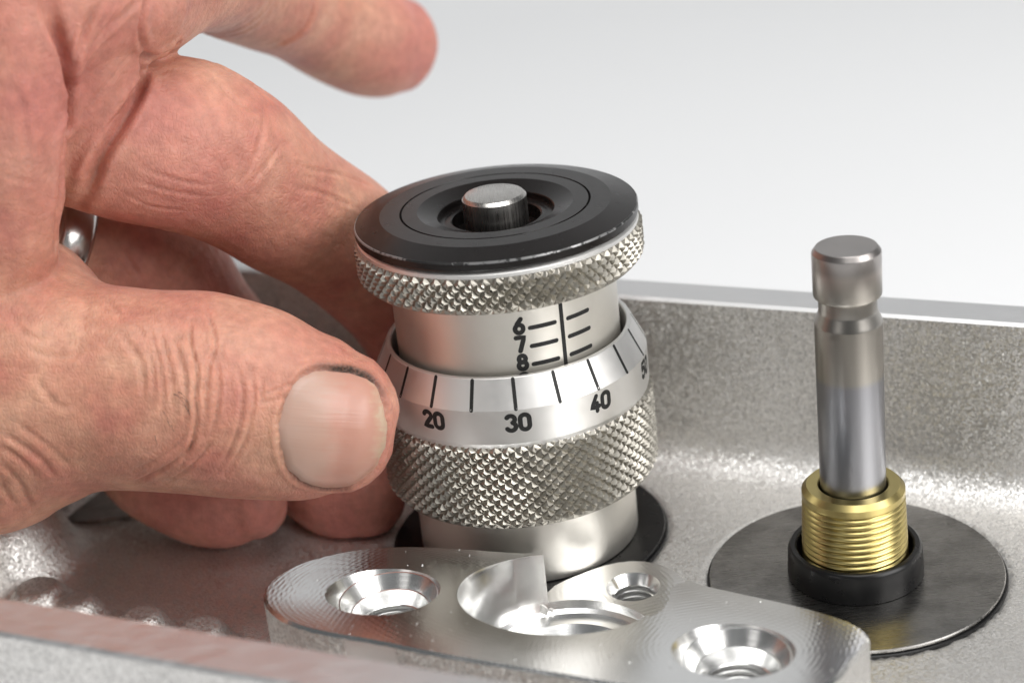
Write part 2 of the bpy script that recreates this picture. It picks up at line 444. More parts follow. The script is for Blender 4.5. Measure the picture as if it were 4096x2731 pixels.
# ------------------------------------------------------------------ washers
def washer(c, top_mat, z, label):
    o = empty('washer', (c[0], c[1], -1.1), label, 'washer', 'washers on the housing floor')
    link('gap_shade_ring', lathe([(6, -1.1), (18.7, -1.1), (18.75, -1.0), (18.75, -.62), (18.65, -.55), (6, -.55)], c, 128), M['oxide'], o)  # black ring paints in the shade of the gap between disc and floor
    link('disc', lathe([(6, -.5), (18.3, -.5), (18.42, -.4), (18.42, z - .12), (18.3, z), (6, z)], c, 160), top_mat, o)
    return o
washer((0, 0), M['oxide'], -.02, 'flat black steel washer under the knurled gauge')
washer(PIN, M['washer'], -.05, 'large grey ground steel washer around the black collar')
c3 = on_z(500, 1858, -.3)
steel3 = empty('washer', (c3[0], c3[1], -1.1), 'dark grey flat washer partly hidden behind the thumb and little finger', 'washer', 'washers on the housing floor')
link('disc', lathe([(6, -1.0), (17.6, -1.0), (17.7, -.9), (17.7, -.2), (17.6, -.1), (6, -.1)], c3[:2], 128), M['washer'], steel3)

# ------------------------------------------------------------------ collar, brass bush, pin
col = lathe([(7.25, .02), (8.5, .02), (8.5, .5), (8.36, 3.4), (8.18, 3.85), (7.98, 4.0), (7.45, 4.0), (7.25, 3.8)], PIN, 128, True)
tag(link('collar', col, M['oxide']), 'short black steel collar ring around the brass bush', 'collar')
def build_brass():
    n, pitch = 144, .80; V = []; F = []; zs = list(np.linspace(.1, 11.2, 180))
    for z in zs:
        for i in range(n):
            a = 2*math.pi*i/n; ph = (z/pitch - i/n) % 1.0; r = 6.72 - .032*z
            k = min(1, max(0, (11.2 - z)/.5)); g = .5 + .5*math.cos(2*math.pi*ph)      # helical thread, crest sharper than root
            rr = r - .30*(1 - g**.6)*k; V.append((PIN[0] + rr*math.cos(a), PIN[1] + rr*math.sin(a), z))
    rows = len(zs)
    for r, z in [(6.36, 11.3), (6.37, 11.8), (5.75, 12.45), (4.4, 12.45), (4.25, 12.3), (4.25, 9.0), (4.25, .1)]:
        for i in range(n):
            a = 2*math.pi*i/n; V.append((PIN[0] + r*math.cos(a), PIN[1] + r*math.sin(a), z))
        rows += 1
    for j in range(rows):
        for i in range(n):
            k = (i+1) % n; j2 = (j+1) % rows; F.append((j*n + i, j*n + k, j2*n + k, j2*n + i))
    me = fix_normals(mesh('brass', V, F, True, 38))
    return tag(link('brass_bush', me, M['brass']), 'threaded brass bush standing in the black collar', 'bush')
build_brass()
pin = empty('steel_pin', (PIN[0], PIN[1], 0), 'slender polished steel pin with grooved neck standing in the brass bush', 'pin')
def pin_part(name, pr):
    me = lathe(pr, (0, 0), 96, False, 14); o = link(name, me, M['pin'], pin); o.location = (0, 0, 0); return o
pin_part('shaft', [(4.04, .3), (4.06, 34.3), (3.98, 34.6), (3.55, 35.7), (3.48, 36.0), (3.48, 37.9)])
pin_part('head', [(3.3, 37.62), (3.75, 37.62), (4.02, 37.85), (4.08, 38.1), (4.10, 43.1), (4.06, 43.3), (3.66, 43.85), (3.58, 43.9), (0, 43.9)])

# ------------------------------------------------------------------ the gauge
gauge = empty('setting_gauge', (0, 0, 0), 'tall satin chrome screw gauge with black cap and knurled grips held in the fingers', 'gauge')
link('foot', lathe([(14.3, 0), (14.66, .15), (14.72, .4), (14.72, 10.6), (14.0, 10.6)], n=160), M['satin'], gauge)

def knurl(z0, z1, rb, rt, nteeth, rows, top_ch, bot_ch, seed, pit):
    """crossed knurl: every diamond a low pyramid with a small crater where the crest is not filled"""
    rg = np.random.default_rng(seed)
    V = []; F = []; dz = (z1 - z0)/rows; da = 2*math.pi/nteeth
    cyl_ = lambda a, z, r: (r*math.cos(a), r*math.sin(a), z)
    def clampz(z): return min(max(z, z0), z1)
    def rad(z, r):
        e0, e1 = (z - z0)/bot_ch, (z1 - z)/top_ch
        k = min(1.0, max(0.0, min(e0, e1)))
        return rb - .25 + (r - rb + .25)*k
    for j in range(-1, 2*rows + 1):
        zc = z0 + (j + .5)*dz/2 + dz/4
        for i in range(nteeth):
            a = (i + (.5 if j % 2 else 0))*da + rg.normal(0, .008)*da
            cs = [(a - da/2, zc), (a, zc - dz/2), (a + da/2, zc), (a, zc + dz/2)]
            if zc - dz/2 > z1 - 1e-6 or zc + dz/2 < z0 + 1e-6: continue
            rj = rt + rg.normal(0, .035); b = len(V); k = .34 + rg.normal(0, .05)
            for (ca, cz) in cs: zz = clampz(cz); V.append(cyl_(ca, zz, rad(zz, rb)))
            for (ca, cz) in cs:
                zz = clampz(zc + (cz - zc)*k); V.append(cyl_(a + (ca - a)*k, zz, rad(zz, rj)))
            zz = clampz(zc); V.append(cyl_(a, zz, rad(zz, rj - pit*max(.15, rg.normal(1, .4)))))
            for q in range(4):
                r = (q+1) % 4
                F.append((b + q, b + r, b + 4 + r, b + 4 + q)); F.append((b + 4 + q, b + 4 + r, b + 8))
    return mesh('knurl', V, F, False)
# lower thimble
th = [(14.72, 10.3), (17.2, 10.0), (17.55, 10.15), (17.62, 10.6), (17.62, 21.3), (17.70, 21.7), (17.76, 21.9), (17.74, 26.42), (17.70, 26.5), (16.0, 29.95), (15.88, 30.04), (15.45, 30.06), (15.32, 29.9), (15.25, 26.0)]
thimble = link('thimble', lathe(th, n=192, angle=11, cap=False), M['bevel'], gauge)
link('knurled_grip', knurl(9.98, 21.55, 17.78, 18.2, 68, 8, .9, .9, 3, .22), M['knurl'], gauge)
barrel = link('barrel', lathe([(14.5, 24.0), (14.5, 39.6)], n=160), M['satin'], gauge)
link('knob', lathe([(14.5, 39.3), (17.3, 39.25), (17.75, 39.5), (17.75, 43.7), (17.95, 43.95), (17.9, 44.35), (17.45, 44.75), (15.0, 44.8)], n=160, cap=False), M['bevel'], gauge)
link('knurled_ring', knurl(39.25, 44.05, 17.96, 18.4, 74, 3, .7, .7, 5, .28), M['knurl'], gauge)
cap = link('cap', lathe([(16.0, 44.78), (17.75, 44.78), (17.95, 44.9), (18.02, 45.1), (18.02, 45.92), (17.92, 46.06), (14.7, 46.82), (12.15, 46.84),
              (12.12, 46.74), (12.0, 46.5), (11.88, 46.74), (11.85, 46.84), (9.9, 46.84), (7.5, 46.0), (7.4, 45.9), (7.35, 45.2), (6.6, 45.2), (5.85, 45.35), (5.65, 45.2), (5.6, 43.5), (3.9, 43.5)], n=192, angle=9, cap=False), M['black'], gauge)
def m_worn():
    t = NT('worn_black_edge'); v = t.coord(); n1 = t.noise(v, 900, 4, .7); n2 = t.noise(v, 90, 2)
    ad = t.n('ShaderNodeMath', operation='ADD'); t.l(n1, 'Fac', ad, 0); t.l(n2, 'Fac', ad, 1)
    f = t.ramp(ad, 'Value', [(.99, 0.0), (1.0, .45)])
    mx = t.n('ShaderNodeMix', data_type='RGBA'); t.l(f, 'Color', mx, 0); mx.inputs[6].default_value = (.02, .02, .02, 1); mx.inputs[7].default_value = (.6, .6, .6, 1)
    t.l(mx, 2, t.b, 'Base Color'); t.l(f, 'Color', t.b, 'Metallic'); t.set(Roughness=.3); return t.m
link('worn_edge', lathe([(18.035, 45.85), (18.03, 45.94), (17.94, 46.075), (17.85, 46.10)], n=192, cap=False), m_worn(), cap)
link('button', lathe([(4.1, 43.4), (4.1, 47.9), (3.72, 48.32), (3.65, 48.35), (0, 48.35)], n=96), M['button'], gauge)

# engraved marks
def ribbon(pts, wd, close=False):
    """flat stroke with round ends in the plane: returns verts (x,y) and faces"""
    P = [np.array(p, float) for p in pts]; n = len(P); V = []; F = []
    for i in range(n):
        if close: e = P[(i+1) % n] - P[i-1]
        elif i == 0: e = P[1] - P[0]
        elif i == n-1: e = P[-1] - P[-2]
        else: e = (P[i+1]-P[i])/np.linalg.norm(P[i+1]-P[i]) + (P[i]-P[i-1])/np.linalg.norm(P[i]-P[i-1])
        e = e/np.linalg.norm(e); nn = np.array([-e[1], e[0]])*wd/2; V += [P[i] + nn, P[i] - nn]
    for i in range(n if close else n - 1):
        a, b = 2*i, 2*((i+1) % n); F.append((a, a+1, b+1, b))
    if not close:
        for i0, i1, k in ((0, 1, 0), (n-1, n-2, 2*(n-1))):
            e = P[i0] - P[i1]; a0 = math.atan2(e[1], e[0]); b = len(V)
            for q in range(1, 6): a = a0 - math.pi/2 + math.pi*q/6; V.append(P[i0] + wd/2*np.array([math.cos(a), math.sin(a)]))
            r = [k+1, b, b+1, b+2, b+3, b+4, k] if i0 == 0 and False else None
            ring = [k+1] + list(range(b, b+5)) + [k] if i0 else [k] + list(range(b, b+5)) + [k+1]
            F.append(tuple(ring))
    return V, F
def arc(cx, cy, rx, ry, a0, a1, n=10): return [(cx + rx*math.cos(math.radians(a0 + (a1-a0)*k/n)), cy + ry*math.sin(math.radians(a0 + (a1-a0)*k/n))) for k in range(n+1)]
DIG = {  # strokes in a box 0.56 wide, 1 high, origin at the centre
 '0': [(arc(0, .22, .28, .28, 0, 180) + arc(0, -.22, .28, .28, 180, 360), True)],
 '2': [(arc(0, .24, .27, .26, 165, -25) + [(-.27, -.5), (.29, -.5)], False)],
 '3': [(arc(-.02, .26, .26, .24, 150, -70, 9) + arc(-.02, -.23, .29, .27, 70, -150, 10), False)],
 '4': [([(.10, .5), (-.30, -.22), (.30, -.22)], False), ([(.12, .02), (.12, -.5)], False)],
 '5': [([(.26, .5), (-.22, .5), (-.25, .05)] + arc(0, -.18, .28, .32, 130, -150, 10), False)],
 '6': [([(.16, .5), (-.12, .16)] + [], False), (arc(0, -.2, .28, .3, 0, 360, 18)[:-1], True)],
 '7': [([(-.28, .5), (.28, .5), (-.06, -.5)], False)],
 '8': [(arc(0, .25, .23, .25, 0, 360, 16)[:-1], True), (arc(0, -.24, .28, .27, 0, 360, 16)[:-1], True)],
 '9': [([(-.16, -.5), (.12, -.16)], False), (arc(0, .2, .28, .3, 0, 360, 18)[:-1], True)],
 '1': [([(-.18, .28), (.06, .5), (.06, -.5)], False)],
}
def wrap(strokes, rfun, a_c, z_c, name, parent, proud=.02):
    V = []; F = []; k = 0
    for pts, wd, close in strokes:
        Q = []
        for i in range(len(pts)):      # subdivide so that strokes follow the curve
            a = np.array(pts[i], float); Q.append(a)
            if i < len(pts)-1 or close:
                b = np.array(pts[(i+1) % len(pts)], float); m = int(np.linalg.norm(b-a)/.35)
                for j in range(1, m): Q.append(a + (b-a)*j/m)
        v, f = ribbon(Q, wd, close); b0 = len(V)
        for x, z in v:
            r = rfun(z_c + z) + proud + .006*k
            a = math.radians(a_c) + x/rfun(z_c + z); V.append((r*math.cos(a), r*math.sin(a), z_c + z))
        F += [tuple(b0 + q for q in ff) for ff in f]; k += 1
    me = mesh(name, V, F, False); return link(name, fix_normals(me), M['ink'], parent)
def text_strokes(txt, h, wd, adv=.86):
    out = []
    for k, ch in enumerate(txt):
        ox = (k - (len(txt)-1)/2)*adv*h
        for pts, close in DIG[ch]: out.append(([(ox + x*h, y*h) for x, y in pts], wd, close))
    return out
RB = lambda z: 14.5
for k, (n_, z) in enumerate((('5', 38.4), ('6', 36.02), ('7', 33.62), ('8', 31.2), ('9', 28.75))):
    if n_ != '5': wrap(text_strokes(n_, 1.78, .60), RB, -84.9, z, 'numeral', barrel)
for z in (38.0, 35.57, 33.15, 30.73, 28.3):
    if z < 37: wrap([([(-1.62, 0), (1.62, 0)], .56, False)], RB, -73.2, z, 'tick', barrel)
    if z < 37: wrap([([(-1.62, 0), (1.62, 0)], .56, False)], RB, -53.0, z - .02, 'tick', barrel)
wrap([([(0, 39.0 - 33), (0, 27.5 - 33)], .54, False)], RB, -62.9, 33.0, 'datum_line', barrel)
RV = lambda z: 17.68 - (z - 26.5)*(17.68 - 16.05)/(29.85 - 26.5) if z > 26.5 else 17.74
for k in range(20):
    wrap([([(0, -1.62), (0, 1.66)], .47, False)], RV, -90.5 + 18*k, 28.17, 'tick', thimble)
for k in range(10):
    wrap(text_strokes(str(30 + 10*k)[-2:] if 30 + 10*k < 100 else ('0' if 30 + 10*k == 100 else str(30 + 10*k - 100)), 2.0, .60, .84), lambda z: 17.74, -90.2 + 36*k, 24.72, 'numeral', thimble)

# ------------------------------------------------------------------ the left hand
VIEW = CF
def catmull(P, sub):
    P = np.array(P, float); out = []
    E = np.vstack([2*P[0] - P[1], P, 2*P[-1] - P[-2]])
    for i in range(1, len(E) - 2):
        for k in range(sub):
            t = k/sub; a, b, c, d = E[i-1], E[i], E[i+1], E[i+2]
            out.append(.5*(2*b + (c - a)*t + (2*a - 5*b + 4*c - d)*t*t + (3*b - a - 3*c + d)*t**3))
    out.append(E[-2]); return np.array(out)
def limb(pts, seg=28, sub=5):
    """pts: photo x, y (2352 px wide), world y in mm, half width across the view, half thickness -> closed tube"""
    K = [np.concatenate([on_y(p[0], p[1], p[2]), p[3:5]]) for p in pts]
    R = catmull(K, sub); n = len(R)
    # rounded ends
    def cap(i, j):
        d = R[i, :3] - R[j, :3]; d /= np.linalg.norm(d); r = .5*(R[i, 3] + R[i, 4]); out = []
        for q in (.35, .62, .82, .95):
            k = math.sqrt(1 - q*q); out.append(np.concatenate([R[i, :3] + d*r*q*.85, R[i, 3:]*k]))
        return out
    R = np.vstack([np.array(cap(0, 1))[::-1], R, np.array(cap(-1, -2))]); n = len(R)
    V = []; F = []
    for i in range(n):
        t = R[min(i+1, n-1), :3] - R[max(i-1, 0), :3]; t /= np.linalg.norm(t)
        W = np.cross(VIEW, t); W /= np.linalg.norm(W); D = np.cross(t, W)
        for k in range(seg):
            a = 2*math.pi*k/seg; V.append(R[i, :3] + W*R[i, 3]*math.cos(a) + D*R[i, 4]*math.sin(a))
    for i in range(n-1):
        for k in range(seg):
            q = (k+1) % seg; F.append((i*seg + k, i*seg + q, (i+1)*seg + q, (i+1)*seg + k))
    F.append(tuple(range(seg))[::-1]); F.append(tuple((n-1)*seg + k for k in range(seg)))
    return V, F
LIMBS = {
 'thumb': [(-260, 872, 2, 20, 16), (-120, 872, -3, 19.6, 16), (0, 874, -7, 19.4, 15), (90, 880, -9, 17.9, 14), (160, 887, -10.5, 15.2, 13), (230, 890, -11.5, 12.9, 12), (330, 893, -12.5, 12.5, 11.5),
           (470, 906, -13.5, 12.6, 11.2), (580, 925, -14.2, 12.0, 10.4), (680, 950, -15, 10.9, 9.2), (745, 962, -15.4, 10.1, 8.0), (792, 970, -15.6, 8.9, 6.8)],
 'middle': [(40, 290, 4, 9.5, 10), (180, 306, 5, 9.4, 10), (300, 322, 5, 10.5, 10), (420, 332, 7, 11.2, 10.5), (525, 378, 9, 10.6, 10), (640, 460, 13, 9.7, 9.3), (755, 530, 18.5, 9.3, 9.0), (850, 606, 23, 9.2, 9), (925, 700, 25, 8.3, 8), (975, 800, 25, 7.6, 7), (1000, 860, 24, 6, 5.6)],
 'index': [(120, -40, -2, 14, 12), (240, -5, 2, 9, 10), (335, 0, 6, 6.6, 9), (410, -70, 16, 8.2, 9), (500, -78, 34, 9.6, 9), (610, -22, 48, 9.0, 8.6), (690, 15, 56, 8.7, 8.4), (780, 62, 63, 9.2, 8.6), (860, 96, 68, 9.0, 8.2), (912, 104, 71, 7.8, 7)],
 'ring': [(-120, 500, 12, 10, 9), (60, 536, 15, 9.0, 9), (150, 556, 17, 8.8, 8.6), (290, 600, 21, 9.3, 9), (385, 640, 25, 9.2, 9.2), (455, 735, 27, 8.8, 8.6), (545, 850, 26, 8.3, 8), (640, 970, 21, 7.9, 7.5), (730, 1080, 14, 7.6, 7.2), (800, 1128, 9, 7.2, 6.8), (850, 1142, 6.5, 5.8, 5.4)],
 'little': [(-60, 760, 14, 9, 8), (90, 800, 21, 8.3, 8), (200, 890, 24, 8.2, 8), (290, 1000, 20, 7.6, 7.5), (370, 1085, 13, 7.3, 7.2), (460, 1136, 8, 6.9, 6.8), (540, 1150, 5, 6.4, 6.2), (585, 1155, 3.5, 5.2, 5.0)],
 'web': [(-10, -110, -11, 6.6, 6), (2, 60, -12, 6.5, 6), (12, 220, -12, 6.6, 6), (6, 380, -11, 6.7, 6), (4, 500, -10, 6.8, 6), (-4, 620, -8, 7, 7)],
 'fold': [(230, -110, 0, 5.6, 9), (232, 40, 0, 5.1, 8.5), (226, 150, 1, 5.2, 8), (196, 260, 2, 4.9, 8), (155, 355, 3, 4.0, 8), (128, 405, 4, 3.4, 7)],
 'crease_fold': [(160, -110, -4, 4, 8), (168, 60, -3, 3.4, 7), (160, 200, -2, 3.0, 7), (130, 340, -1, 3.0, 7)],
 'palm': [(-170, -120, 6, 22, 12), (-150, 150, 8, 19, 12), (-260, 500, 10, 20, 12), (-280, 820, 10, 18, 13)],
 'heel': [(-480, 250, 6, 26, 14), (-500, 650, 4, 26, 15), (-480, 900, 2, 24, 15)],
}
def tree_interp(bvh, xd, yd):
    v = Vector(ray(xd*KD, yd*KD)).normalized(); h = bvh.ray_cast(Vector(CO), v); return h
# creases: polylines in photo pixels (2352 wide) with half width and depth in mm; laid on the surface they fall on
Z4 = lambda L: [(x*.4943, y*.4943 + 516.8) for x, y in L]
Z3 = lambda L: [(x*.4394, y*.4394) for x, y in L]
CREASES = [
 ([(330, 125), (325, 150), (318, 205), (280, 280), (235, 355), (205, 430), (185, 475)], .7, 1.6), ([(330, 130), (365, 122), (400, 105)], .6, 1.4),
 ([(105, 0), (130, 70), (146, 160), (148, 250), (140, 330), (134, 430), (130, 560)], .7, 1.6), ([(330, 125), (322, 60), (335, 0)], .5, .8),
 (Z4([(890, 430), (880, 480), (885, 560), (905, 640), (912, 720), (905, 800), (915, 870), (905, 950), (880, 1040), (840, 1120)]), .32, .75),
 (Z4([(950, 380), (985, 470), (1000, 560), (975, 640), (960, 740), (950, 850), (935, 940)]), .30, .60),
 (Z4([(1000, 610), (1015, 700), (1015, 800), (1000, 900), (975, 980)]), .30, .55),
 (Z4([(1035, 540), (1030, 620)]), .25, .35),
 (Z4([(1100, 640), (1125, 760), (1120, 860), (1095, 980), (1050, 1080), (1010, 1140)]), .30, .42),
 (Z4([(1165, 660), (1180, 780), (1170, 880), (1140, 1000), (1090, 1090), (1040, 1170)]), .30, .40),
 (Z4([(1215, 700), (1215, 830)]), .28, .30),
 (Z4([(800, 500), (840, 640), (860, 720), (865, 820), (855, 920)]), .30, .42),
 (Z4([(740, 480), (780, 640), (800, 740), (800, 860)]), .30, .36),
 (Z4([(690, 470), (740, 640), (760, 760), (755, 880)]), .30, .30),
 (Z4([(560, 500), (640, 620), (665, 720), (655, 830)]), .45, .30),
 (Z4([(600, 430), (680, 540), (710, 680), (710, 800)]), .30, .26),
 (Z4([(385, 300), (400, 380), (385, 450), (395, 520)]), .5, .15),
 (Z4([(480, 340), (540, 400), (560, 440)]), .4, .25),
 (Z4([(940, 960), (860, 1060), (760, 1130), (660, 1180), (600, 1195)]), .35, .45),
 (Z4([(990, 1000), (930, 1080), (850, 1150), (780, 1190)]), .30, .40),
 (Z4([(880, 960), (800, 1040), (700, 1100), (600, 1150)]), .30, .28),
 (Z4([(1210, 790), (1300, 760), (1370, 735)]), .25, .30), (Z4([(1215, 830), (1290, 810), (1340, 790)]), .25, .25),
 (Z4([(0, 960), (100, 1020), (200, 1100), (260, 1180)]), .45, .40), (Z4([(0, 1020), (100, 1090), (170, 1170)]), .40, .35),
 (Z4([(0, 1100), (80, 1180), (120, 1260), (150, 1330)]), .45, .40), (Z4([(0, 1200), (60, 1290)]), .4, .35),
 (Z4([(60, 900), (160, 980), (260, 1060), (330, 1130)]), .35, .25), (Z4([(160, 700), (230, 800), (300, 850), (370, 820)]), .5, .25),
 (Z4([(120, 560), (200, 600), (330, 610), (390, 560)]), .5, .22), (Z4([(40, 400), (110, 500), (200, 540)]), .5, .2),
 (Z3([(710, 865), (800, 900), (900, 930), (1000, 955), (1100, 965)]), .30, .32), (Z3([(700, 940), (800, 975), (900, 1000), (1000, 1015), (1090, 1025)]), .30, .32),
 (Z3([(660, 1020), (760, 1070), (850, 1090), (960, 1100)]), .30, .26),
 (Z3([(1385, 560), (1370, 700), (1340, 800), (1310, 880)]), .45, .28), (Z3([(1460, 760), (1400, 860), (1340, 930), (1280, 990)]), .40, .20),
 (Z3([(1550, 860), (1650, 890), (1800, 920), (1950, 985)]), .35, .25), (Z3([(1560, 980), (1680, 1010), (1800, 1060), (1880, 1090)]), .35, .25),
 (Z3([(1130, 420), (1200, 500), (1300, 570), (1400, 590)]), .45, .35), (Z3([(1140, 340), (1250, 370), (1330, 450)]), .40, .35),
 (Z3([(1220, 350), (1300, 430), (1400, 520), (1440, 570)]), .35, .30),
 (Z3([(540, 0), (500, 60), (440, 180), (400, 280), (340, 440)]), .55, .7), (Z3([(640, 30), (560, 150), (470, 260), (360, 420)]), .5, .6),
 (Z3([(730, 0), (660, 60), (560, 170), (520, 220)]), .5, .6), (Z3([(400, 100), (370, 200), (340, 330)]), .5, .5),
 (Z3([(700, 260), (600, 400), (480, 540), (360, 680)]), .4, .25), (Z3([(620, 560), (520, 700), (400, 860)]), .4, .22),
 (Z3([(60, 420), (120, 560), (140, 720), (150, 860)]), .6, .35), (Z3([(210, 0), (240, 120), (280, 260)]), .6, .35), (Z3([(0, 900), (100, 940), (200, 960)]), .4, .2),
 (Z3([(1650, 0), (1620, 100), (1540, 190), (1430, 250)]), .8, .7),
 (Z3([(640, 1290), (700, 1400), (760, 1480)]), .4, .3), (Z3([(820, 1330), (880, 1420), (960, 1470)]), .5, .35), (Z3([(940, 1420), (1000, 1360), (1080, 1300)]), .4, .25),
]
NAIL_PX = [(640, 1020), (637, 985), (645, 945), (660, 905), (680, 870), (705, 852), (735, 845), (775, 848), (820, 855), (855, 872), (876, 900), (888, 940), (895, 985), (890, 1030), (872, 1070), (845, 1100), (805, 1120), (760, 1125), (715, 1118), (680, 1102), (655, 1070)]

def build_hand():
    V = []; F = []
    for k, pts in LIMBS.items():
        v, f = limb(pts); b = len(V); V += list(v); F += [tuple(b + q for q in ff) for ff in f]
    base = bpy.data.meshes.new('hand_base'); base.from_pydata([tuple(map(float, v)) for v in V], [], F); base.update(); fix_normals(base)
    o = bpy.data.objects.new('tmp_hand', base); COL.objects.link(o)
    r = o.modifiers.new('r', 'REMESH'); r.mode = 'VOXEL'; r.voxel_size = .34; r.use_smooth_shade = True
    s = o.modifiers.new('s', 'SMOOTH'); s.factor = .5; s.iterations = 8
    dg = bpy.context.evaluated_depsgraph_get(); me = bpy.data.meshes.new_from_object(o.evaluated_get(dg)); bpy.data.objects.remove(o)
    n = len(me.vertices); P = np.empty(n*3); me.vertices.foreach_get('co', P); P = P.reshape(-1, 3)
    # press the flesh against the gauge and the floor instead of into them
    rr = np.hypot(P[:, 0], P[:, 1]) + 1e-6
    lim = np.zeros(n); z = P[:, 2]
    lim = np.where((z > -1) & (z < 10), 14.75, lim); lim = np.where((z >= 9.5) & (z < 21.8), 18.33, lim); lim = np.where((z >= 21.8) & (z < 26.6), 17.78, lim)
    lim = np.where((z >= 26.6) & (z < 30.2), 17.8 - (z - 26.6)*.5, lim); lim = np.where((z >= 30.2) & (z < 39), 14.55, lim); lim = np.where((z >= 38.6) & (z < 47), 18.55, lim)
    k = np.where(rr < lim, lim/rr, 1.0); P[:, :2] *= k[:, None]
    P[:, 2] = np.maximum(P[:, 2], -.45)
    me.vertices.foreach_set('co', P.ravel()); me.update()
    polys = [tuple(p.vertices) for p in me.polygons]
    bvh = BVHTree.FromPolygons([Vector(p) for p in P], polys)
    N = np.empty(n*3); me.vertices.foreach_get('normal', N); N = N.reshape(-1, 3)
    disp = np.zeros(n)
    def trace(L, step=6.0, close=False):
        D = densify([np.array(q, float) for q in L], step, close)
        if not close: D.append(np.array(L[-1], float))
        out = [tree_interp(bvh, *q) for q in D]; return np.array([h[0] for h in out if h[0] is not None])
    def near(Q):
        """distance of every vertex to a traced polyline, and how far along it"""
        d = np.full(n, 1e3); u = np.zeros(n); lo, hi = Q.min(0) - 2.5, Q.max(0) + 2.5
        idx = np.where(((P > lo) & (P < hi)).all(1))[0]
        if len(idx) == 0: return d, u
        A = P[idx]; best = np.full(len(idx), 1e3); bu = np.zeros(len(idx))
        for i in range(len(Q) - 1):
            e = Q[i+1] - Q[i]; L = e @ e
            if L > 36 or L < 1e-9: continue
            t = np.clip((A - Q[i]) @ e/L, 0, 1); dd = np.linalg.norm(A - Q[i] - t[:, None]*e, axis=1)
            m = dd < best; best[m] = dd[m]; bu[m] = (i + t[m])/(len(Q) - 1)
        d[idx] = best; u[idx] = bu; return d, u
    for L, wd, dep in CREASES:
        Q = trace(catmull(L, 4) if len(L) > 2 else L)
        if dep < 1.0: wd, dep = wd*.75, dep*.70
        if len(Q) < 2: continue
        d, u = near(Q); fade = np.clip(np.minimum(u, 1 - u)/.18, .25, 1)
        disp += fade*dep*(-np.exp(-(d/wd)**2) + .38*np.exp(-((d - 2.2*wd)/(1.3*wd))**2))
    # nail fold
    dirt = np.zeros(n)
    NP = catmull(NAIL_PX + NAIL_PX[:1], 4); Qn = trace(NP, 5)
    d, u = near(Qn)
    side = np.where(u < .0, 0, 1)
    disp += (-.12*np.exp(-(d/.25)**2) + .26*np.exp(-((d - .55)/.45)**2))*((u < .47) | (u > .72))
    top = np.exp(-((u - .33)/.085)**2); low = np.exp(-((u - .84)/.10)**2); cut = .5*np.exp(-((u - .97)/.06)**2) + .4*np.exp(-((u - .08)/.06)**2)
    dirt = np.maximum(top*np.exp(-(d/.60)**2)*1.5, np.maximum(low*np.exp(-(d/.40)**2)*.9, cut*np.exp(-(d/.36)**2)*.8))
    Qp = P - CO; zz = Qp @ CF; px = np.stack([PW/2 + FPX*(Qp @ CR)/zz, PH/2 - FPX*(Qp @ CU)/zz], 1)/KD
    _, inn = dist_poly(px[:, 0], px[:, 1], [tuple(q) for q in NP[:-1]])
    under = inn & ((N @ CF) < 0) & (px[:, 0] > 600) & (d < 14)
    under &= np.linalg.norm(P - Qn.mean(0), axis=1) < 14
    disp = np.where(under, np.minimum(disp, -.30), disp)
    # broad uneven flesh
    ph = P*.23
    disp += .16*np.sin(ph[:, 0]*1.7 + 1.3*np.sin(ph[:, 2])) * np.sin(ph[:, 2]*1.9 + ph[:, 1])
    P2 = P + N*disp[:, None]
    me.vertices.foreach_set('co', (P2*MM).ravel()); me.update()
    at = me.attributes.new('dirt', 'FLOAT', 'POINT'); at.data.foreach_set('value', np.clip(dirt, 0, 1).astype(np.float32))
    # colour: redder towards fingertips and knuckle, yellower on the thumb's back (skin tone of its own)
    tip = np.zeros(n)
    for q, rad, amt in ((on_y(850, 980, -16), 9, .5), (on_y(930, 100, 71), 12, .7), (on_y(560, 1150, 5), 12, .9), (on_y(820, 1130, 8), 12, .9), (on_y(700, 800, -18), 8, .35), (on_y(960, 760, 25), 16, .8), (on_y(30, 200, -14), 16, .55), (on_y(400, 640, 22), 14, .5), (on_y(480, 380, 0), 16, .45), (on_y(230, 200, -6), 14, .45), (on_y(600, 780, -24), 8, .3)):
        tip = np.maximum(tip, amt*np.exp(-(np.linalg.norm(P - q, axis=1)/rad)**2))
    at = me.attributes.new('flush', 'FLOAT', 'POINT'); at.data.foreach_set('value', tip.astype(np.float32))
    for p in me.polygons: p.use_smooth = True
    return me, bvh, Qn
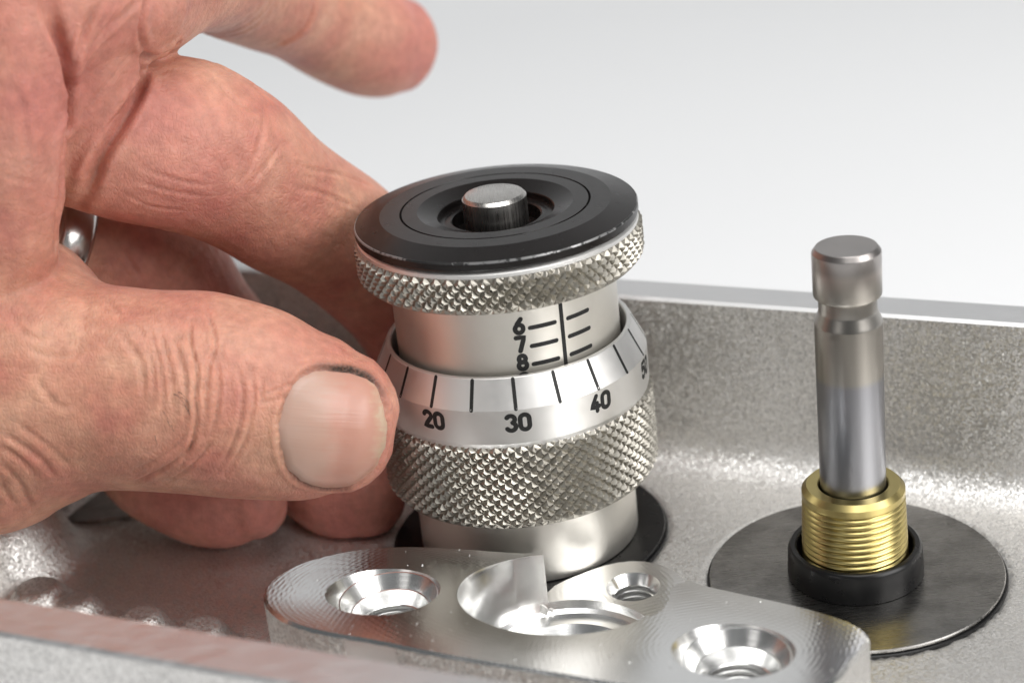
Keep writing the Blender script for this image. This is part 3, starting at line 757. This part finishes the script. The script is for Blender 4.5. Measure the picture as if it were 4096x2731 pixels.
def m_skin():
    t = NT('skin'); v = t.coord()
    n1 = t.noise(v, 130, 3, .55); n2 = t.noise(v, 700, 3, .6); n3 = t.noise(v, 45, 2, .5)
    c1 = t.ramp(n1, 'Fac', [(.30, (.505, .205, .150)), (.48, (.575, .278, .19)), (.68, (.65, .365, .25))])
    fl = t.n('ShaderNodeAttribute', attribute_name='flush')
    add = t.n('ShaderNodeMath', operation='ADD'); rr = t.ramp(n3, 'Fac', [(.45, 0.0), (.75, .45)]); t.l(fl, 'Fac', add, 0); t.l(rr, 'Color', add, 1); add.use_clamp = True
    mx = t.n('ShaderNodeMix', data_type='RGBA'); t.l(add, 'Value', mx, 0); t.l(c1, 'Color', mx, 6); mx.inputs[7].default_value = (.55, .205, .175, 1)
    sp = t.ramp(n2, 'Fac', [(.3, .82), (.7, 1.07)])
    m2 = t.n('ShaderNodeMix', data_type='RGBA', blend_type='MULTIPLY'); m2.inputs[0].default_value = 1; t.l(mx, 2, m2, 6); t.l(sp, 'Color', m2, 7)
    di = t.n('ShaderNodeAttribute', attribute_name='dirt'); n5 = t.noise(v, 2500, 2)
    dm = t.n('ShaderNodeMath', operation='MULTIPLY'); dr = t.ramp(n5, 'Fac', [(.3, .7), (.6, 1.0)]); t.l(di, 'Fac', dm, 0); t.l(dr, 'Color', dm, 1); dm.use_clamp = True
    m3 = t.n('ShaderNodeMix', data_type='RGBA'); t.l(dm, 'Value', m3, 0); t.l(m2, 2, m3, 6); m3.inputs[7].default_value = (.035, .022, .014, 1)
    t.l(m3, 2, t.b, 'Base Color')
    t.set(Roughness=.50, IOR=1.4)
    t.b.inputs['Subsurface Weight'].default_value = .45
    t.b.inputs['Subsurface Radius'].default_value = (1.0, .42, .22); t.b.inputs['Subsurface Scale'].default_value = .0009
    vw = t.noise(v, 300, 2, .5); mw = t.n('ShaderNodeMix', data_type='VECTOR'); mw.inputs[0].default_value = .0008
    t.l(v, 'Vector', mw, 4); t.l(vw, 'Color', mw, 5)
    hs = []
    for scl, st_ in ((2100, (1, .55, .55)), (1200, (.5, 1, .8))):
        mp = t.n('ShaderNodeMapping'); mp.inputs['Scale'].default_value = st_; t.l(mw, 1, mp, 'Vector')
        vo = t.n('ShaderNodeTexVoronoi', feature='DISTANCE_TO_EDGE'); vo.inputs['Scale'].default_value = scl; t.l(mp, 'Vector', vo, 'Vector')
        hs.append(t.ramp(vo, 'Distance', [(.0, 0.0), (.22, 1.0)]))
    n4 = t.noise(v, 380, 4, .65)
    b1 = t.bump(n4, 'Fac', .4, .24); b2 = t.bump(hs[0], 'Color', .65, .045, b1); b3 = t.bump(hs[1], 'Color', .5, .05, b2); t.l(b3, 'Normal', t.b, 'Normal')
    return t.m
M['skin'] = m_skin()
hand_me, hand_bvh, nail_q = build_hand()
hand = bpy.data.objects.new('hand', None)
hand = tag(link('hand', hand_me, M['skin']), "person's left hand gripping the knurled gauge, thumb in front, index finger lifted", 'hand')

def build_nail():
    """nail plate: follows the flesh, slightly domed and a little proud of it"""
    C0 = np.array([768.0, 985.0]); O = catmull(NAIL_PX + NAIL_PX[:1], 3)[:-1]; n = len(O); rings = 12; V = []; F = []; W = []
    def hit(q):
        h = tree_interp(hand_bvh, *q); return np.array(h[0]), np.array(h[1])
    p0, n0 = hit(C0)
    V.append(p0 + n0*.65); W.append(0)
    for k in range(1, rings + 1):
        f = k/rings
        for q in O:
            p, nn = hit(C0 + (q - C0)*f*(.985 + .012*math.sin(q[1]*.13) + .008*math.sin(q[0]*.21 + 1))); nn = nn if nn @ VIEW < 0 else -nn
            V.append(p + nn*(.62*(1 - f**2.2) + .03 - (.30 if k == rings else 0)))
    for i in range(n): F.append((0, 1 + i, 1 + (i+1) % n))
    for k in range(rings - 1):
        for i in range(n):
            j = (i+1) % n; a = 1 + k*n; b = a + n; F.append((a + i, b + i, b + j, a + j))
    me = fix_normals(mesh('nail', V, F, True, 80))
    A = np.array(V); base, tipp = np.array(hit(np.array([650, 975]))[0]), np.array(hit(np.array([885, 985]))[0])
    ax = (tipp - base)/np.linalg.norm(tipp - base); ln = np.clip((A - base) @ ax/np.linalg.norm(tipp - base), 0, 1)
    at = me.attributes.new('along', 'FLOAT', 'POINT'); at.data.foreach_set('value', ln.astype(np.float32))
    wn = np.cross(ax, n0); wn /= np.linalg.norm(wn); ac = (A - base) @ wn
    at = me.attributes.new('across', 'FLOAT', 'POINT'); at.data.foreach_set('value', ac.astype(np.float32))
    t = NT('nail'); a = t.n('ShaderNodeAttribute', attribute_name='along'); c_ = t.n('ShaderNodeAttribute', attribute_name='across')
    cx = t.n('ShaderNodeCombineXYZ'); t.l(a, 'Fac', cx, 'X'); t.l(c_, 'Fac', cx, 'Y')
    def str_noise(sx, sy, det):
        mp = t.n('ShaderNodeMapping'); mp.inputs['Scale'].default_value = (sx, sy, 1); t.l(cx, 'Vector', mp, 'Vector'); return t.noise(mp, 1, det, .6)
    blot = str_noise(3.0, .35, 3); rid = str_noise(1.2, 3.2, 2); stre = str_noise(2.0, 1.6, 3)
    ad = t.n('ShaderNodeMath', operation='MULTIPLY_ADD'); ad.inputs[1].default_value = .55; t.l(blot, 'Fac', ad, 0); t.l(a, 'Fac', ad, 2)
    ad2 = t.n('ShaderNodeMath', operation='MULTIPLY_ADD'); ad2.inputs[1].default_value = .30; t.l(stre, 'Fac', ad2, 0); t.l(ad, 'Value', ad2, 2)
    mr = t.n('ShaderNodeMapRange'); mr.inputs['From Min'].default_value = .42; mr.inputs['From Max'].default_value = 1.42; t.l(ad2, 'Value', mr, 'Value')
    cr = t.ramp(mr, 'Result', [(.06, (.50, .335, .27)), (.34, (.51, .32, .25)), (.60, (.53, .275, .21)), (.84, (.53, .28, .21)), (.95, (.55, .345, .25)), (1.0, (.56, .41, .295))])
    t.l(cr, 'Color', t.b, 'Base Color'); t.set(Roughness=.36, IOR=1.5)
    t.b.inputs['Subsurface Weight'].default_value = .3; t.b.inputs['Subsurface Radius'].default_value = (1, .5, .3); t.b.inputs['Subsurface Scale'].default_value = .0008
    b = t.bump(rid, 'Fac', .55, .05); t.l(b, 'Normal', t.b, 'Normal')
    o = link('thumbnail', me, t.m, hand); o['label'] = 'broad thumbnail with grime along its upper edge'
build_nail()

# ------------------------------------------------------------------ finger ring
def build_ring():
    a, b = on_y(60, 536, 15), on_y(290, 600, 21); ax = (b - a)/np.linalg.norm(b - a)
    c = on_y(112, 546, 16.2); e1 = np.cross(ax, [0, 0, 1]); e1 /= np.linalg.norm(e1); e2 = np.cross(ax, e1)
    prof = [(9.15, -2.6), (9.6, -2.5), (10.1, -1.6), (10.35, 0), (10.1, 1.6), (9.6, 2.5), (9.15, 2.6), (9.0, 0)]
    V = []; F = []; n = 72; m = len(prof)
    for r, z in prof:
        for i in range(n):
            t = 2*math.pi*i/n; V.append(c + ax*z + (e1*math.cos(t) + e2*math.sin(t))*r)
    for j in range(m):
        for i in range(n): k = (i+1) % n; j2 = (j+1) % m; F.append((j*n + i, j*n + k, j2*n + k, j2*n + i))
    me = fix_normals(mesh('ring', V, F, True, 50))
    tag(link('finger_ring', me, m_plain('silver', (.72, .70, .68), .22, 1.0, .08, 300, .02)), 'plain silver ring on the ring finger behind the thumb', 'ring')
build_ring()

# ------------------------------------------------------------------ a few dark hairs on the thumb
def build_hairs():
    V = []; F = []; hb = hand_bvh
    roots = [(400, 905, 28, 22), (408, 900, 30, 26), (416, 912, 26, 24), (424, 930, 14, 22), (385, 965, 12, 18), (394, 975, 10, 16), (357, 1000, 8, 20), (376, 945, 14, 16), (432, 940, 10, 20)]
    for x, y, dx, dy in roots:
        h0 = tree_interp(hb, x, y); nrm = np.array(h0[1]); pts = []
        for k in range(6):
            f = k/5; h = tree_interp(hb, x + dx*f*.9, y + dy*f*f); pts.append(np.array(h[0]) + nrm*(.12 + .55*math.sin(math.pi*f*.8)))
        for k, p in enumerate(pts):
            r = .045*(1 - .7*k/5)
            for q in range(4):
                a = math.pi/2*q; V.append(p + r*(CR*math.cos(a) + CU*math.sin(a)))
        b = len(V) - 24
        for k in range(5):
            for q in range(4): w_ = (q+1) % 4; F.append((b + 4*k + q, b + 4*k + w_, b + 4*k + 4 + w_, b + 4*k + 4 + q))
    link('hair', mesh('hair', V, F, True, 80), m_plain('hair', (.05, .032, .02), .5, 0, .2, 500, 0), hand, 'stuff')
build_hairs()

# ------------------------------------------------------------------ loose specks of swarf on the milled pad
def build_swarf():
    V = []; F = []; rg = np.random.default_rng(11); k = 0
    while k < 70:
        q = (rg.uniform(1060, 3350), rg.uniform(2190, 2700)); p = on_pad(*q)
        d, ins = dist_poly(np.array([p[0]]), np.array([p[1]]), OUTLINE)
        if not ins[0] or d[0] < .6: continue
        if min(np.linalg.norm(p[:2] - H1) - 7, np.linalg.norm(p[:2] - H2) - 7, np.linalg.norm(p[:2] - CB) - 12.6) < 0: continue
        r = rg.uniform(.05, .17); b = len(V); c = p + np.array([0, 0, r*.3])
        for i in range(4):
            a = rg.uniform(0, 6.28); V.append(c + r*np.array([math.cos(a + i*1.6), math.sin(a + i*1.6), rg.uniform(-.2, .5)]))
        V.append(c + np.array([0, 0, r*.8]))
        F += [(b, b+1, b+4), (b+1, b+2, b+4), (b+2, b+3, b+4), (b+3, b, b+4)]; k += 1
    o = link('metal_swarf', mesh('swarf', V, F, False), m_plain('swarf', (.85, .85, .84), .3, 1.0, .1, 500, 0), None, 'stuff')
    tag(o, 'tiny bright specks of metal swarf scattered on the milled pad', 'swarf')
build_swarf()
